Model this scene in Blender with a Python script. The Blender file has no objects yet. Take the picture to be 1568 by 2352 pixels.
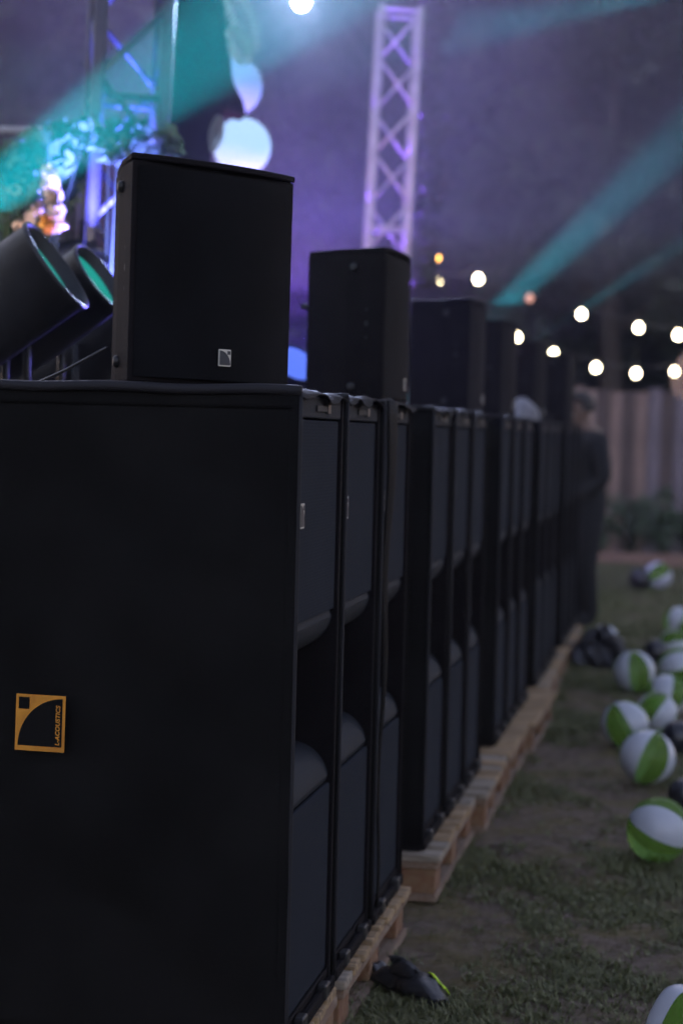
import bpy, bmesh, math, random
import numpy as np
from mathutils import Vector, Matrix
random.seed(7); rng = np.random.default_rng(11)
R = math.radians
scene = bpy.context.scene
col = scene.collection

# ------------------------------------------------------------------ camera
YAW, PITCH, ROLL, FPX = .167577, .037438, .024642, 4828.4
CAM = Vector((.79504, -4.13831, 1.41003))
FW = Vector((-math.sin(YAW)*math.cos(PITCH), math.cos(YAW)*math.cos(PITCH), -math.sin(PITCH)))
R0 = Vector((math.cos(YAW), math.sin(YAW), 0)); U0 = R0.cross(FW)
RT = math.cos(ROLL)*R0 + math.sin(ROLL)*U0
UP = -math.sin(ROLL)*R0 + math.cos(ROLL)*U0
cam_d = bpy.data.cameras.new('camera'); cam = bpy.data.objects.new('camera', cam_d); col.objects.link(cam)
m = Matrix((RT, UP, -FW)).transposed().to_4x4(); m.translation = CAM; cam.matrix_world = m
cam_d.sensor_fit = 'HORIZONTAL'; cam_d.sensor_width = 24; cam_d.lens = FPX/1568*24
cam_d.clip_start = .1; cam_d.clip_end = 500
cam_d.dof.use_dof = True; cam_d.dof.focus_distance = 4.35; cam_d.dof.aperture_fstop = 2.9; cam_d.dof.aperture_blades = 0
scene.camera = cam
# ------------------------------------------------------------------ sky, sun, exposure
SUN_EL, SUN_AZ = R(3.5), R(350)
w = bpy.data.worlds.new('World'); scene.world = w; w.use_nodes = True
nt = w.node_tree; bg = nt.nodes['Background']
sk = nt.nodes.new('ShaderNodeTexSky'); sk.sky_type = 'NISHITA'; sk.sun_disc = False
sk.sun_elevation = SUN_EL; sk.sun_rotation = SUN_AZ; sk.air_density = 1.0; sk.dust_density = 1.0; sk.ozone_density = 1.9
hs = nt.nodes.new('ShaderNodeHueSaturation'); hs.inputs['Saturation'].default_value = .62
tn = nt.nodes.new('ShaderNodeMix'); tn.data_type = 'RGBA'; tn.blend_type = 'MULTIPLY'; tn.inputs[0].default_value = 1; tn.inputs[7].default_value = (1.08, .96, 1.16, 1)   # violet dusk
nt.links.new(sk.outputs[0], hs.inputs['Color']); nt.links.new(hs.outputs[0], tn.inputs[6]); nt.links.new(tn.outputs[2], bg.inputs[0]); bg.inputs[1].default_value = .14
sun_d = bpy.data.lights.new('sun', 'SUN'); sun_d.energy = .02; sun_d.angle = R(25); sun_d.color = (1, .93, .85)
sun = bpy.data.objects.new('sun', sun_d); col.objects.link(sun)
sv = Vector((math.sin(SUN_AZ)*math.cos(R(25)), math.cos(SUN_AZ)*math.cos(R(25)), math.sin(R(25))))
sun.rotation_euler = sv.to_track_quat('Z', 'Y').to_euler(); sun.location = (5, -5, 12)
vs = scene.view_settings; vs.view_transform = 'Standard'; vs.look = 'None'; vs.exposure = 2.22; vs.gamma = 1; vs.use_curve_mapping = False
cy = scene.cycles
cy.use_denoising = True; cy.denoiser = 'OPENIMAGEDENOISE'; cy.denoising_input_passes = 'RGB_ALBEDO'; cy.volume_bounces = 0; cy.max_bounces = 6; cy.diffuse_bounces = 2
cy.glossy_bounces = 2; cy.transmission_bounces = 3; cy.transparent_max_bounces = 12
cy.sample_clamp_indirect = 3; cy.sample_clamp_direct = 0; cy.use_adaptive_sampling = True; cy.adaptive_threshold = .02
cy.caustics_reflective = False; cy.caustics_refractive = False; cy.use_light_tree = True; cy.volume_step_rate = 2.5

# ------------------------------------------------------------------ helpers
def ray(u, v):                       # view direction through a spot of the picture (1568 x 2352 units)
    return FW + RT*((u-784)/FPX) + UP*((1176-v)/FPX)
def at(u, v, d): return CAM + ray(u, v)*d
def onz(u, v, z=0.0):
    r = ray(u, v); return CAM + r*((z-CAM.z)/r.z)

class MB:
    def __init__(s): s.v = []; s.f = []
    def add(s, vs_, fs):
        o = len(s.v); s.v += [tuple(p) for p in vs_]; s.f += [tuple(i+o for i in f) for f in fs]; return s
    def box(s, x0, x1, y0, y1, z0, z1):
        return s.add([(x0,y0,z0),(x1,y0,z0),(x1,y1,z0),(x0,y1,z0),(x0,y0,z1),(x1,y0,z1),(x1,y1,z1),(x0,y1,z1)],
              [(0,3,2,1),(4,5,6,7),(0,1,5,4),(1,2,6,5),(2,3,7,6),(3,0,4,7)])
    def tube(s, pts, r, n=8, cap=True):
        pts = [Vector(p) for p in pts]; rs = r if isinstance(r, (list, tuple)) else [r]*len(pts)
        o = len(s.v); prev = None
        for i, p in enumerate(pts):
            t = (pts[min(i+1, len(pts)-1)] - pts[max(i-1, 0)]).normalized()
            a = prev if prev is not None else (Vector((0,0,1)) if abs(t.z) < .9 else Vector((1,0,0)))
            x = (a - t*a.dot(t)).normalized(); y = t.cross(x); prev = x
            for k in range(n):
                q = 2*math.pi*k/n; s.v.append(tuple(p + (x*math.cos(q)+y*math.sin(q))*rs[i]))
        for i in range(len(pts)-1):
            for k in range(n):
                a, b = o+i*n+k, o+i*n+(k+1) % n; s.f.append((a, b, b+n, a+n))
        if cap:
            s.f.append(tuple(o+k for k in reversed(range(n)))); s.f.append(tuple(o+(len(pts)-1)*n+k for k in range(n)))
        return s
    def prism(s, poly, z0, z1):            # poly in xy, counter-clockwise
        n = len(poly)
        return s.add([(x,y,z0) for x,y in poly]+[(x,y,z1) for x,y in poly],
              [tuple(reversed(range(n))), tuple(range(n, 2*n))]+[(i, (i+1) % n, (i+1) % n+n, i+n) for i in range(n)])
    def prism_y(s, poly, y0, y1):          # poly in xz
        n = len(poly)
        return s.add([(x,y0,z) for x,z in poly]+[(x,y1,z) for x,z in poly],
              [tuple(range(n)), tuple(reversed(range(n, 2*n)))]+[(i, i+n, (i+1) % n+n, (i+1) % n) for i in range(n)])
    def lathe(s, prof, n=24, M=None):      # (r, z) profile about z
        o = len(s.v)
        for r_, z in prof:
            for k in range(n):
                q = 2*math.pi*k/n; p = Vector((r_*math.cos(q), r_*math.sin(q), z)); s.v.append(tuple(M @ p if M else p))
        for i in range(len(prof)-1):
            for k in range(n):
                a, b = o+i*n+k, o+i*n+(k+1) % n; s.f.append((a, b, b+n, a+n))
        return s
    def mesh(s, name):
        me = bpy.data.meshes.new(name); me.from_pydata(s.v, [], s.f); me.update(); return me
    def build(s, name, mat, parent=None, smooth=False, bevel=0):
        return obj(name, s.mesh(name), mat, parent, smooth, bevel)

def obj(name, me, mat, parent=None, smooth=False, bevel=0):
    o = bpy.data.objects.new(name, me); col.objects.link(o)
    if mat is not None:
        me.materials.clear(); me.materials.append(mat)
    if parent is not None: o.parent = parent
    if smooth: me.polygons.foreach_set('use_smooth', [True]*len(me.polygons))
    if bevel:
        b = o.modifiers.new('bevel', 'BEVEL'); b.width = bevel; b.segments = 2; b.limit_method = 'ANGLE'
    return o
def tag(o, label, cat=None, group=None, kind=None):
    if label: o['label'] = label
    if cat: o['category'] = cat
    if group: o['group'] = group
    if kind: o['kind'] = kind
    return o
def empty(name, loc, rz=0, label=None, cat=None, group=None):
    o = bpy.data.objects.new(name, None); col.objects.link(o); o.location = loc; o.rotation_euler.z = rz
    o.empty_display_size = .1
    return tag(o, label, cat, group)
def copy_tree(o, parent=None):
    c = o.copy(); col.objects.link(c)
    if parent is not None: c.parent = parent
    for ch in list(o.children): copy_tree(ch, c)
    return c

def mat(name, base, rough=.6, metal=0, bump=0, bscale=200, var=0, vscale=6, col2=None, spec=.5, detail=4, stretch=(1,1,1), coord='Object'):
    m_ = bpy.data.materials.new(name); m_.use_nodes = True; t = m_.node_tree; p = t.nodes['Principled BSDF']
    p.inputs['Base Color'].default_value = (*base, 1); p.inputs['Roughness'].default_value = rough
    p.inputs['Metallic'].default_value = metal; p.inputs['Specular IOR Level'].default_value = spec
    tc = t.nodes.new('ShaderNodeTexCoord'); mp = t.nodes.new('ShaderNodeMapping'); mp.inputs['Scale'].default_value = stretch
    t.links.new(tc.outputs[coord], mp.inputs[0])
    if var or col2:
        n = t.nodes.new('ShaderNodeTexNoise'); n.inputs['Scale'].default_value = vscale; n.inputs['Detail'].default_value = detail
        t.links.new(mp.outputs[0], n.inputs['Vector'])
        mx = t.nodes.new('ShaderNodeMix'); mx.data_type = 'RGBA'
        c2 = col2 or tuple(c*(1-var) for c in base); c1 = base if col2 else tuple(min(1, c*(1+var)) for c in base)
        mx.inputs[6].default_value = (*c1, 1); mx.inputs[7].default_value = (*c2, 1)
        rp = t.nodes.new('ShaderNodeValToRGB'); rp.color_ramp.elements[0].position = .38; rp.color_ramp.elements[1].position = .62
        t.links.new(n.outputs[0], rp.inputs[0]); t.links.new(rp.outputs[0], mx.inputs[0]); t.links.new(mx.outputs[2], p.inputs['Base Color'])
    if bump:
        n2 = t.nodes.new('ShaderNodeTexNoise'); n2.inputs['Scale'].default_value = bscale; n2.inputs['Detail'].default_value = 3
        t.links.new(mp.outputs[0], n2.inputs['Vector'])
        b = t.nodes.new('ShaderNodeBump'); b.inputs['Strength'].default_value = bump; b.inputs['Distance'].default_value = .003
        t.links.new(n2.outputs[0], b.inputs['Height']); t.links.new(b.outputs[0], p.inputs['Normal'])
    return m_
def emat(name, color, strength):
    m_ = bpy.data.materials.new(name); m_.use_nodes = True; p = m_.node_tree.nodes['Principled BSDF']
    p.inputs['Base Color'].default_value = (.05, .05, .05, 1); p.inputs['Specular IOR Level'].default_value = 0; p.inputs['Roughness'].default_value = 1
    p.inputs['Emission Color'].default_value = (*color, 1); p.inputs['Emission Strength'].default_value = strength
    return m_
def leafmat(name, base, col2, rough=.5):
    m_ = mat(name, base, rough, col2=col2, vscale=3)
    t = m_.node_tree; p = t.nodes['Principled BSDF']; out = t.nodes['Material Output']
    tr = t.nodes.new('ShaderNodeBsdfTranslucent'); tr.inputs[0].default_value = (*base, 1)
    mx = t.nodes.new('ShaderNodeMixShader'); mx.inputs[0].default_value = .3
    t.links.new(p.outputs[0], mx.inputs[1]); t.links.new(tr.outputs[0], mx.inputs[2]); t.links.new(mx.outputs[0], out.inputs[0])
    return m_

def grillemat():
    m_ = mat('perforated_grille', (.03, .032, .04), .8, bump=.25, bscale=900, spec=.04)
    t = m_.node_tree; p = t.nodes['Principled BSDF']
    tc = t.nodes.new('ShaderNodeTexCoord'); wv = t.nodes.new('ShaderNodeTexWave'); wv.bands_direction = 'Z'
    wv.inputs['Scale'].default_value = 45; wv.inputs['Distortion'].default_value = .4
    t.links.new(tc.outputs['Object'], wv.inputs[0])
    n = t.nodes.new('ShaderNodeTexNoise'); n.inputs['Scale'].default_value = 5; n.inputs['Detail'].default_value = 6
    t.links.new(tc.outputs['Object'], n.inputs['Vector'])
    a = t.nodes.new('ShaderNodeMix'); a.data_type = 'RGBA'
    a.inputs[6].default_value = (.0180, .0212, .0280, 1); a.inputs[7].default_value = (.0290, .0335, .0430, 1)
    ad = t.nodes.new('ShaderNodeMath'); ad.operation = 'MULTIPLY_ADD'; ad.inputs[1].default_value = .5
    t.links.new(wv.outputs['Fac'], ad.inputs[0])
    m2 = t.nodes.new('ShaderNodeMath'); m2.operation = 'MULTIPLY'; m2.inputs[1].default_value = .5
    t.links.new(n.outputs[0], m2.inputs[0]); t.links.new(m2.outputs[0], ad.inputs[2])
    t.links.new(ad.outputs[0], a.inputs[0]); t.links.new(a.outputs[2], p.inputs['Base Color'])
    return m_

M = {}
M['cabinet'] = mat('textured_black_paint', (.0105, .0092, .0104), .65, bump=.5, bscale=420, var=.12, vscale=9, spec=.05)
M['lip'] = mat('charcoal_paint', (.025, .028, .034), .65, bump=.5, bscale=420, spec=.10)
M['grille'] = grillemat()
M['dark_grille'] = mat('speaker_grille_cloth', (.0034, .0036, .0046), .7, bump=.3, bscale=900, var=.5, vscale=3.2, spec=.08)
M['port'] = mat('port_black', (.012, .012, .013), .7)
M['cover'] = mat('black_cover_cloth', (.0062, .0060, .0061), .62, bump=.35, bscale=700, var=.3, vscale=3, spec=.07)
M['hem'] = mat('cover_hem', (.014, .014, .017), .6, bump=.6, bscale=260, spec=.25)
M['rubber'] = mat('black_rubber', (.012, .012, .013), .45)
M['steel'] = mat('black_steel', (.06, .06, .065), .4, .6)
M['silver'] = mat('badge_silver', (.55, .54, .48), .38, .3)
M['badge_dark'] = mat('badge_dark', (.03, .032, .04), .5)
M['orange'] = mat('orange_print', (.62, .26, .015), .6, bump=.4, bscale=500, col2=(.46, .18, .01), vscale=18)
M['wood'] = mat('pallet_pine', (.25, .18, .125), .85, bump=.9, bscale=30, col2=(.20, .125, .08), vscale=7, stretch=(9, 1.2, 9))
M['wood_x'] = mat('pallet_pine_cross', (.28, .19, .125), .8, bump=.9, bscale=30, col2=(.19, .12, .08), vscale=7, stretch=(1.2, 9, 9))
M['block'] = mat('pallet_chipboard', (.23, .135, .07), .9, bump=1, bscale=90, col2=(.19, .085, .045), vscale=30)
M['alu'] = mat('truss_aluminium', (.42, .41, .42), .65, .15, bump=.15, bscale=60, var=.12, vscale=10)
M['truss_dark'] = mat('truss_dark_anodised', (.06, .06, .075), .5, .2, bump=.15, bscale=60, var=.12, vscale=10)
M['black_metal'] = mat('black_painted_metal', (.028, .03, .034), .5, .2, bump=.2, bscale=150, var=.2, vscale=6)
M['bark'] = mat('bark', (.05, .038, .028), .9, bump=1, bscale=25, stretch=(3, 3, .7))
M['stem'] = mat('green_stem', (.03, .045, .02), .8)
M['leaf_dark'] = leafmat('dark_tree_leaf', (.030, .042, .022), (.045, .058, .026))
M['leaf_ivy'] = leafmat('garland_leaf', (.018, .024, .012), (.035, .042, .02))
M['leaf_stage'] = leafmat('stage_leaf', (.10, .16, .08), (.05, .09, .05))
M['fern'] = leafmat('fern_leaf', (.16, .18, .15), (.24, .26, .22))
M['leaf_bed'] = leafmat('bed_leaf', (.07, .11, .055), (.12, .17, .09))
M['petal'] = mat('peach_petal', (.75, .50, .40), .7, col2=(.80, .68, .60), vscale=9)
M['petal_orange'] = mat('orange_petal', (.72, .26, .10), .7, col2=(.75, .45, .08), vscale=12)
M['deck'] = mat('stage_deck', (.04, .038, .036), .6, col2=(.06, .055, .05), vscale=3)
M['prop'] = mat('dark_scenery', (.010, .010, .011), 1, bump=.5, bscale=12, var=.3, vscale=4, spec=0)
M['cable'] = mat('black_cable', (.03, .03, .033), .35)

# ------------------------------------------------------------------ ground
def nz(x, y, s, seed=0):
    a = np.sin(x*s*1.0+seed*1.7+1.3*np.sin(y*s*.83+seed)) * np.cos(y*s*1.13+seed*2.1+1.1*np.sin(x*s*.71-seed))
    b = np.sin(x*s*2.3+y*s*1.9+seed*.6+np.sin(y*s*2.7)) * .5
    return (a+b)/1.5
def ground_z(x, y):
    x = np.asarray(x, float); y = np.asarray(y, float)
    near = np.exp(-((x-.7)**2/16+(y-4)**2/120))
    return near*(.008*nz(x, y, 6, 1)+.006*nz(x, y, 19, 2)+.004*nz(x, y, 47, 5))-.006
def mud(x, y):
    return np.clip(.5+.62*nz(x*.8, y*.42, 4.1, 3)+.3*nz(x, y*.6, 13, 4)+.18*nz(x, y, 37, 8), 0, 1)

gm = bpy.data.materials.new('worn_lawn'); gm.use_nodes = True; t = gm.node_tree; p = t.nodes['Principled BSDF']; p.inputs['Roughness'].default_value = .85
tc = t.nodes.new('ShaderNodeTexCoord')
def noise(scale, detail=6, rough=.6):
    n = t.nodes.new('ShaderNodeTexNoise'); n.inputs['Scale'].default_value = scale; n.inputs['Detail'].default_value = detail
    n.inputs['Roughness'].default_value = rough; t.links.new(tc.outputs['Object'], n.inputs['Vector']); return n
def mix(fac, a, b):
    x = t.nodes.new('ShaderNodeMix'); x.data_type = 'RGBA'; t.links.new(fac, x.inputs[0])
    for i, c in ((6, a), (7, b)):
        if isinstance(c, tuple): x.inputs[i].default_value = (*c, 1)
        else: t.links.new(c, x.inputs[i])
    return x.outputs[2]
def ramp(src, a, b):
    r_ = t.nodes.new('ShaderNodeValToRGB'); r_.color_ramp.elements[0].position = a; r_.color_ramp.elements[1].position = b
    t.links.new(src, r_.inputs[0]); return r_.outputs[0]
soil = mix(ramp(noise(22).outputs[0], .35, .68), (.088, .058, .036), (.21, .155, .115))
gr = mix(ramp(noise(60).outputs[0], .35, .65), (.10, .078, .024), (.16, .12, .045))
gcol = mix(ramp(noise(2.6, 8, .68).outputs[0], .42, .56), gr, soil)
t.links.new(gcol, p.inputs['Base Color'])
bp = t.nodes.new('ShaderNodeBump'); bp.inputs['Strength'].default_value = .9; bp.inputs['Distance'].default_value = .02
t.links.new(noise(45, 8, .7).outputs[0], bp.inputs['Height']); t.links.new(bp.outputs[0], p.inputs['Normal'])
gx = np.concatenate([np.linspace(-70, -3, 12), np.linspace(-2.5, -.5, 10), np.linspace(-.45, 1.8, 110), np.linspace(2, 6, 14), np.linspace(8, 70, 12)])
gy = np.concatenate([np.linspace(-60, -2, 10), np.linspace(-1, 0, 8), np.linspace(.05, 6, 230), np.linspace(6.06, 14, 110), np.linspace(15, 30, 20), np.linspace(33, 80, 10)])
XX, YY = np.meshgrid(gx, gy); ZZ = ground_z(XX, YY)
nxg, nyg = len(gx), len(gy)
gv = np.stack([XX.ravel(), YY.ravel(), ZZ.ravel()], 1)
idx = (np.arange(nyg-1)[:, None]*nxg+np.arange(nxg-1)[None]).ravel()
gf = np.stack([idx, idx+1, idx+1+nxg, idx+nxg], 1)
def npmesh(name, v, f):
    me = bpy.data.meshes.new(name); k = f.shape[1]
    me.vertices.add(len(v)); me.vertices.foreach_set('co', np.ascontiguousarray(v, dtype=np.float32).ravel())
    me.loops.add(f.size); me.loops.foreach_set('vertex_index', f.astype(np.int32).ravel())
    me.polygons.add(len(f)); me.polygons.foreach_set('loop_start', np.arange(0, f.size, k, dtype=np.int32))
    me.update(calc_edges=True); me.validate(); return me
tag(obj('ground', npmesh('ground', gv, gf), gm, smooth=True), None, kind='structure')

# ------------------------------------------------------------------ leaf helper
def leaf_mesh(name, P, size, aspect=.5, up=0.0, seed=1):
    r_ = np.random.default_rng(seed); n = len(P); P = np.asarray(P)
    d = r_.normal(size=(n, 3)); d[:, 2] += up; d /= np.linalg.norm(d, axis=1, keepdims=True)
    e = np.cross(d, r_.normal(size=(n, 3))); e /= np.linalg.norm(e, axis=1, keepdims=True); nn = np.cross(d, e)
    L = (size*(.6+.8*r_.random(n)))[:, None]; Wd = L*aspect
    v = np.empty((n, 4, 3)); v[:, 0] = P-d*L*.5; v[:, 1] = P+e*Wd*.5+nn*L*.08; v[:, 2] = P+d*L*.5-nn*L*.1; v[:, 3] = P-e*Wd*.5+nn*L*.08
    f = np.arange(n*4).reshape(n, 4)
    return npmesh(name, v.reshape(-1, 3), f)
def clumps(centers, radii, per, seed):
    r_ = np.random.default_rng(seed); out = []
    for c, r__ in zip(centers, radii):
        q = r_.normal(size=(per, 3)); q /= np.linalg.norm(q, axis=1, keepdims=True)
        out.append(np.asarray(c)+q*(r_.random((per, 1))**.45)*r__)
    return np.concatenate(out)

# ------------------------------------------------------------------ wood far behind (one mass) and single trees in front of it
def treeline():
    n = 46000
    x = rng.uniform(-30, 16, n); h = 15+3*nz(x, x*0, .35, 2)+1.5*nz(x, x*0, 1.1, 6)
    z = rng.random(n)**.85*h; y = 41+1.8*nz(x, z, .5, 4)-rng.random(n)*2.2
    me = leaf_mesh('treeline', np.stack([x, y, z], 1), .75, .6, seed=5)
    tag(obj('treeline', me, M['leaf_dark']), 'dark wood rising behind the stage and the fence', 'woods', kind='stuff')
    b = MB(); xs = np.linspace(-32, 18, 60); zs = np.linspace(-.3, 15, 18)  # opaque wall added behind the leaf cards so no bright sky shows through
    for z_ in zs:
        for x_ in xs: b.v.append((float(x_), float(43+.9*nz(x_, z_, 1.3, 2)), float(z_)))
    k = len(xs)
    for j in range(len(zs)-1):
        for i in range(k-1): b.f.append((j*k+i, j*k+i+1, (j+1)*k+i+1, (j+1)*k+i))
    b.box(-32, 18, 43.9, 44.6, -.3, 14)
    tag(b.build('woodland_backing', M['leaf_dark'], smooth=True), 'bumpy backing wall added behind the leaves of the wood to block the sky', 'woods', kind='stuff')
treeline()
def make_tree(seed, h):
    r_ = np.random.default_rng(seed)
    root = empty('tree', (0, 0, 0))
    tr = MB(); tr.tube([(0,0,-.1), (.05,0,h*.25), (-.05,.05,h*.5), (0,0,h*.8)], [.22,.17,.12,.04], 9)
    cs, rs = [], []
    for i in range(26):
        a = r_.uniform(0, 6.28); zz = h*r_.uniform(.28, .98); rr = h*.22*(1-abs(zz/h-.55)*1.25)*r_.uniform(.3, 1)
        c = (rr*math.cos(a)*1.3, rr*math.sin(a)*1.3, zz); cs.append(c); rs.append(h*r_.uniform(.06, .12))
        if i % 3 == 0: tr.tube([(0,0,zz*.75), (c[0]*.5, c[1]*.5, zz*.88), c], [.06,.04,.015], 5)
    tr.build('trunk', M['bark'], root, True)
    obj('crown', leaf_mesh('crown', clumps(cs, rs, 260, seed), .3, .55, seed=seed), M['leaf_dark'], root)
    return root
protos = [make_tree(3, 11), make_tree(8, 9.5)]
tspots = [(-13.5, 33), (-10.2, 35), (-7.6, 31.5), (-5.0, 34), (-2.6, 31), (-.6, 28), (1.4, 30), (3.2, 27.5)]
tl = ['tall dark tree at the far side beyond the bushy stage plants', 'dark tree far behind the blue truss tower', 'dark tree far behind the bright white stage lamp',
      'dark tree in the haze behind the pale truss tower', 'dark tree above the row of loudspeakers, beside the hanging garland', 'dark tree crown above the upper string of bulbs',
      'dark tree standing behind the plank fence, over the person', 'dark tree behind the fence at the edge with the glass lamp']
for i, (x, y) in enumerate(tspots):
    o = protos[i] if i < 2 else copy_tree(protos[i % 2])
    o.location = (x, y, 0); o.rotation_euler.z = i*1.3; o.scale = (1, 1, .9+.25*((i*37) % 10)/10)
    tag(o, tl[i], 'tree', 'trees in the dark behind the stage')

# ------------------------------------------------------------------ plank fence, planting bed, timber edging
fm = []
for i, c in enumerate([(.27,.19,.145), (.11,.082,.068), (.34,.245,.19), (.045,.035,.035), (.20,.17,.175)]):
    fm.append(mat('fence_board_%s' % 'abcde'[i], c, .85, bump=.6, bscale=20, col2=tuple(k*.72 for k in c), vscale=5, stretch=(6, 6, .8)))
fence = empty('plank_fence', (0, 21.5, 0), 0, 'weathered upright plank fence behind the planting bed and the person', 'fence')
pm = MB().box(-.074, .074, -.012, .012, .03, 2.02).mesh('plank')
seq = [0,2,1,0,3,2,4,4,1,0,2,3,4,0,1]
for i in range(58):
    me = pm.copy(); o = obj('plank', me, fm[seq[(i*7+i//4) % 15]], fence)
    o.location = (-4.4+i*.155, random.uniform(-.006, .006), random.uniform(-.03, .03)); o.rotation_euler.y = random.uniform(-.006, .006)
for z in (.5, 1.6): MB().box(-4.5, 4.7, .014, .06, z-.05, z+.05).build('rail', fm[1], fence)
for x in np.arange(-4.4, 4.7, 2.2): MB().box(x-.05, x+.05, .062, .16, -.1, 2.0).build('post', fm[3], fence)
edg = empty('timber_edging', (0, 19.9, 0), 0, 'pale timber board edging between the lawn and the planting bed', 'edging')
for i in range(5):
    o = MB().box(-1.0, 1.0, -.03, .03, -.02, .15).build('board', M['wood_x'], edg, bevel=.004); o.location = (-3.6+i*2.02, random.uniform(-.02, .02), random.uniform(-.015, .005))
def shrub(x, y, h, wd, seed, label):
    r_ = np.random.default_rng(seed); root = empty('bed_plant', (x, y, 0), 0, label, 'plant', 'plants in the bed before the fence')
    s = MB(); cs, rs = [], []
    for k in range(12):
        a = r_.uniform(0, 6.28); q = r_.uniform(.1, 1)*wd; zz = h*r_.uniform(.35, 1)
        tip = (q*math.cos(a), q*math.sin(a)*.7, zz); s.tube([(0,0,-.02), (tip[0]*.4, tip[1]*.4, zz*.6), tip], [.01,.007,.003], 4); cs.append(tip); rs.append(.14)
    s.build('stem', M['stem'], root); obj('leaves', leaf_mesh('leaves', clumps(cs, rs, 30, seed), .10, .42, .6, seed), M['leaf_bed'], root)
pl = ['leafy green plant in the bed, partly hidden by the person', 'broad low green plant at the foot of the fence, beside the person', 'bushy plant in front of the darkest fence board',
      'tallest green plant in the bed', 'spreading plant in the bed above the far beach ball', 'leafy plant in the bed at the edge of the view']
for i, (x, h, wd) in enumerate([(-.35, .55, .3), (.05, .75, .35), (.42, .6, .34), (.75, .85, .36), (1.1, .6, .34), (1.45, .7, .3)]):
    shrub(x, 20.5+.25*(i % 2), h, wd, 40+i, pl[i])

# ------------------------------------------------------------------ pallets
WOODS = [mat('pallet_board_%s' % n_, c_, .85, bump=.9, bscale=26, col2=c2_, vscale=6, stretch=st_) for n_, c_, c2_, st_ in (
    ('tan', (.40, .275, .145), (.21, .14, .075), (1, 9, 9)), ('grey', (.37, .31, .235), (.19, .155, .115), (1, 9, 9)), ('fresh', (.44, .31, .17), (.27, .18, .10), (1, 9, 9)))]
def make_pallet(loc, rz, L, label):
    root = empty('pallet', loc, rz, label, 'pallet', 'wooden pallets under the subwoofers'); D = .8
    # local x from 0 (front) to -D, local y from 0 to L; deck boards run front to back on three long stringer boards
    n = 8; y = 0.0; pitch = L/n
    for k in range(n):
        wd = pitch*random.uniform(.66, .9); y0 = k*pitch+(0 if k == 0 else random.uniform(0, .01)); y1 = min(L, y0+wd) if k < n-1 else L
        o = MB().box(-D, random.uniform(-.007, .003), y0, y1, .122, .144+random.uniform(-.003, .001)).build('deck_board', random.choice(WOODS), root, bevel=.003)
        o.rotation_euler.z = random.uniform(-.006, .006); o.rotation_euler.x = random.uniform(-.004, .004)
    for x in (-.006, -.335, -.66):
        MB().box(x-.13, x, .004, L-.004, .0995, .1215).build('stringer_board', M['wood'], root, bevel=.003)
        for y0, y1 in ((0.01, .145), (L/2-.072, L/2+.072), (L-.145, L-.01)):
            MB().box(x-.12, x-.004-random.uniform(0, .01), y0, y1, .0225, .099).build('block', M['block'], root, bevel=.004)
        MB().box(x-.115, x-.002, .001, L-.001, 0, .022).build('bottom_board', M['wood'], root, bevel=.003)
    return root
PZ = .144
pal = [(.028, -.5, 1.07, .004, 'splintered wooden pallet under the nearest subwoofer, cut off by the picture bottom'),
       (.030, .61, 1.08, -.003, 'wooden pallet under the second and third subwoofers, beside the black pouch'),
       (.062, 2.12, 1.08, .0, 'wooden pallet jutting out past the gap after the third subwoofer, its near end visible'),
       (.095, 3.27, .92, .01, 'wooden pallet directly beyond the one whose near end shows'),
       (.092, 4.24, .94, .0, 'wooden pallet with pale top boards midway along the row'),
       (.112, 5.22, 1.14, -.012, 'wooden pallet midway along the row that juts farthest onto the grass'),
       (.08, 6.48, 1.12, .01, 'pale wooden pallet beside the beach balls'),
       (.06, 7.64, 1.1, .005, 'wooden pallet next to last at the far end of the row'),
       (.055, 9.08, 1.15, .0, 'last wooden pallet at the far end of the row, at the feet of the person')]
for x, y, L, rz, lb in pal: make_pallet((x, y, 0), rz, L, lb)

# ------------------------------------------------------------------ subwoofers
SW, SD, SH = .55, .70, 1.34
def emblem(root_name, wd, ht, parent, m_light, m_dark, flip=False, thick=.003):
    """badge in local xz, facing -y: a frame, a quarter-circle field and a small square in one upper corner"""
    b = MB().box(0, wd, -thick, 0, 0, ht).build(root_name, m_light, parent, bevel=.0005)
    q = .055*wd; n = 14; pts = []
    x0, x1, z0, z1 = q*1.2, wd-q*1.2, q*1.6, ht-q*1.6
    # quarter ellipse: corner at lower right (flip) or lower left
    for k in range(n+1):
        a = math.pi/2*k/n
        pts.append((x0+(x1-x0)*math.cos(a), z0+(z1-z0)*math.sin(a)))
    poly = [(x0, z0)]+pts
    if flip: poly = [(wd-x, z) for x, z in reversed(poly)]
    fld = MB().prism_y(poly, -thick-.0012, -thick-.0002).build('emblem_field', m_dark, b)
    s = .23*wd; sx = x1-s-.01*wd if not flip else x0+.01*wd
    MB().box(sx, sx+s, -thick-.0012, -thick-.0002, z1-s*1.02, z1-.01*wd).build('emblem_square', m_dark, b)
    return b
def arc_profile(zf, zi, rad, back, sgn):
    pts = []
    for k in range(11):
        a = math.pi/2*k/10; pts.append((-.012-rad+rad*math.cos(a), zf+sgn*rad*math.sin(a)))
    return pts
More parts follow.
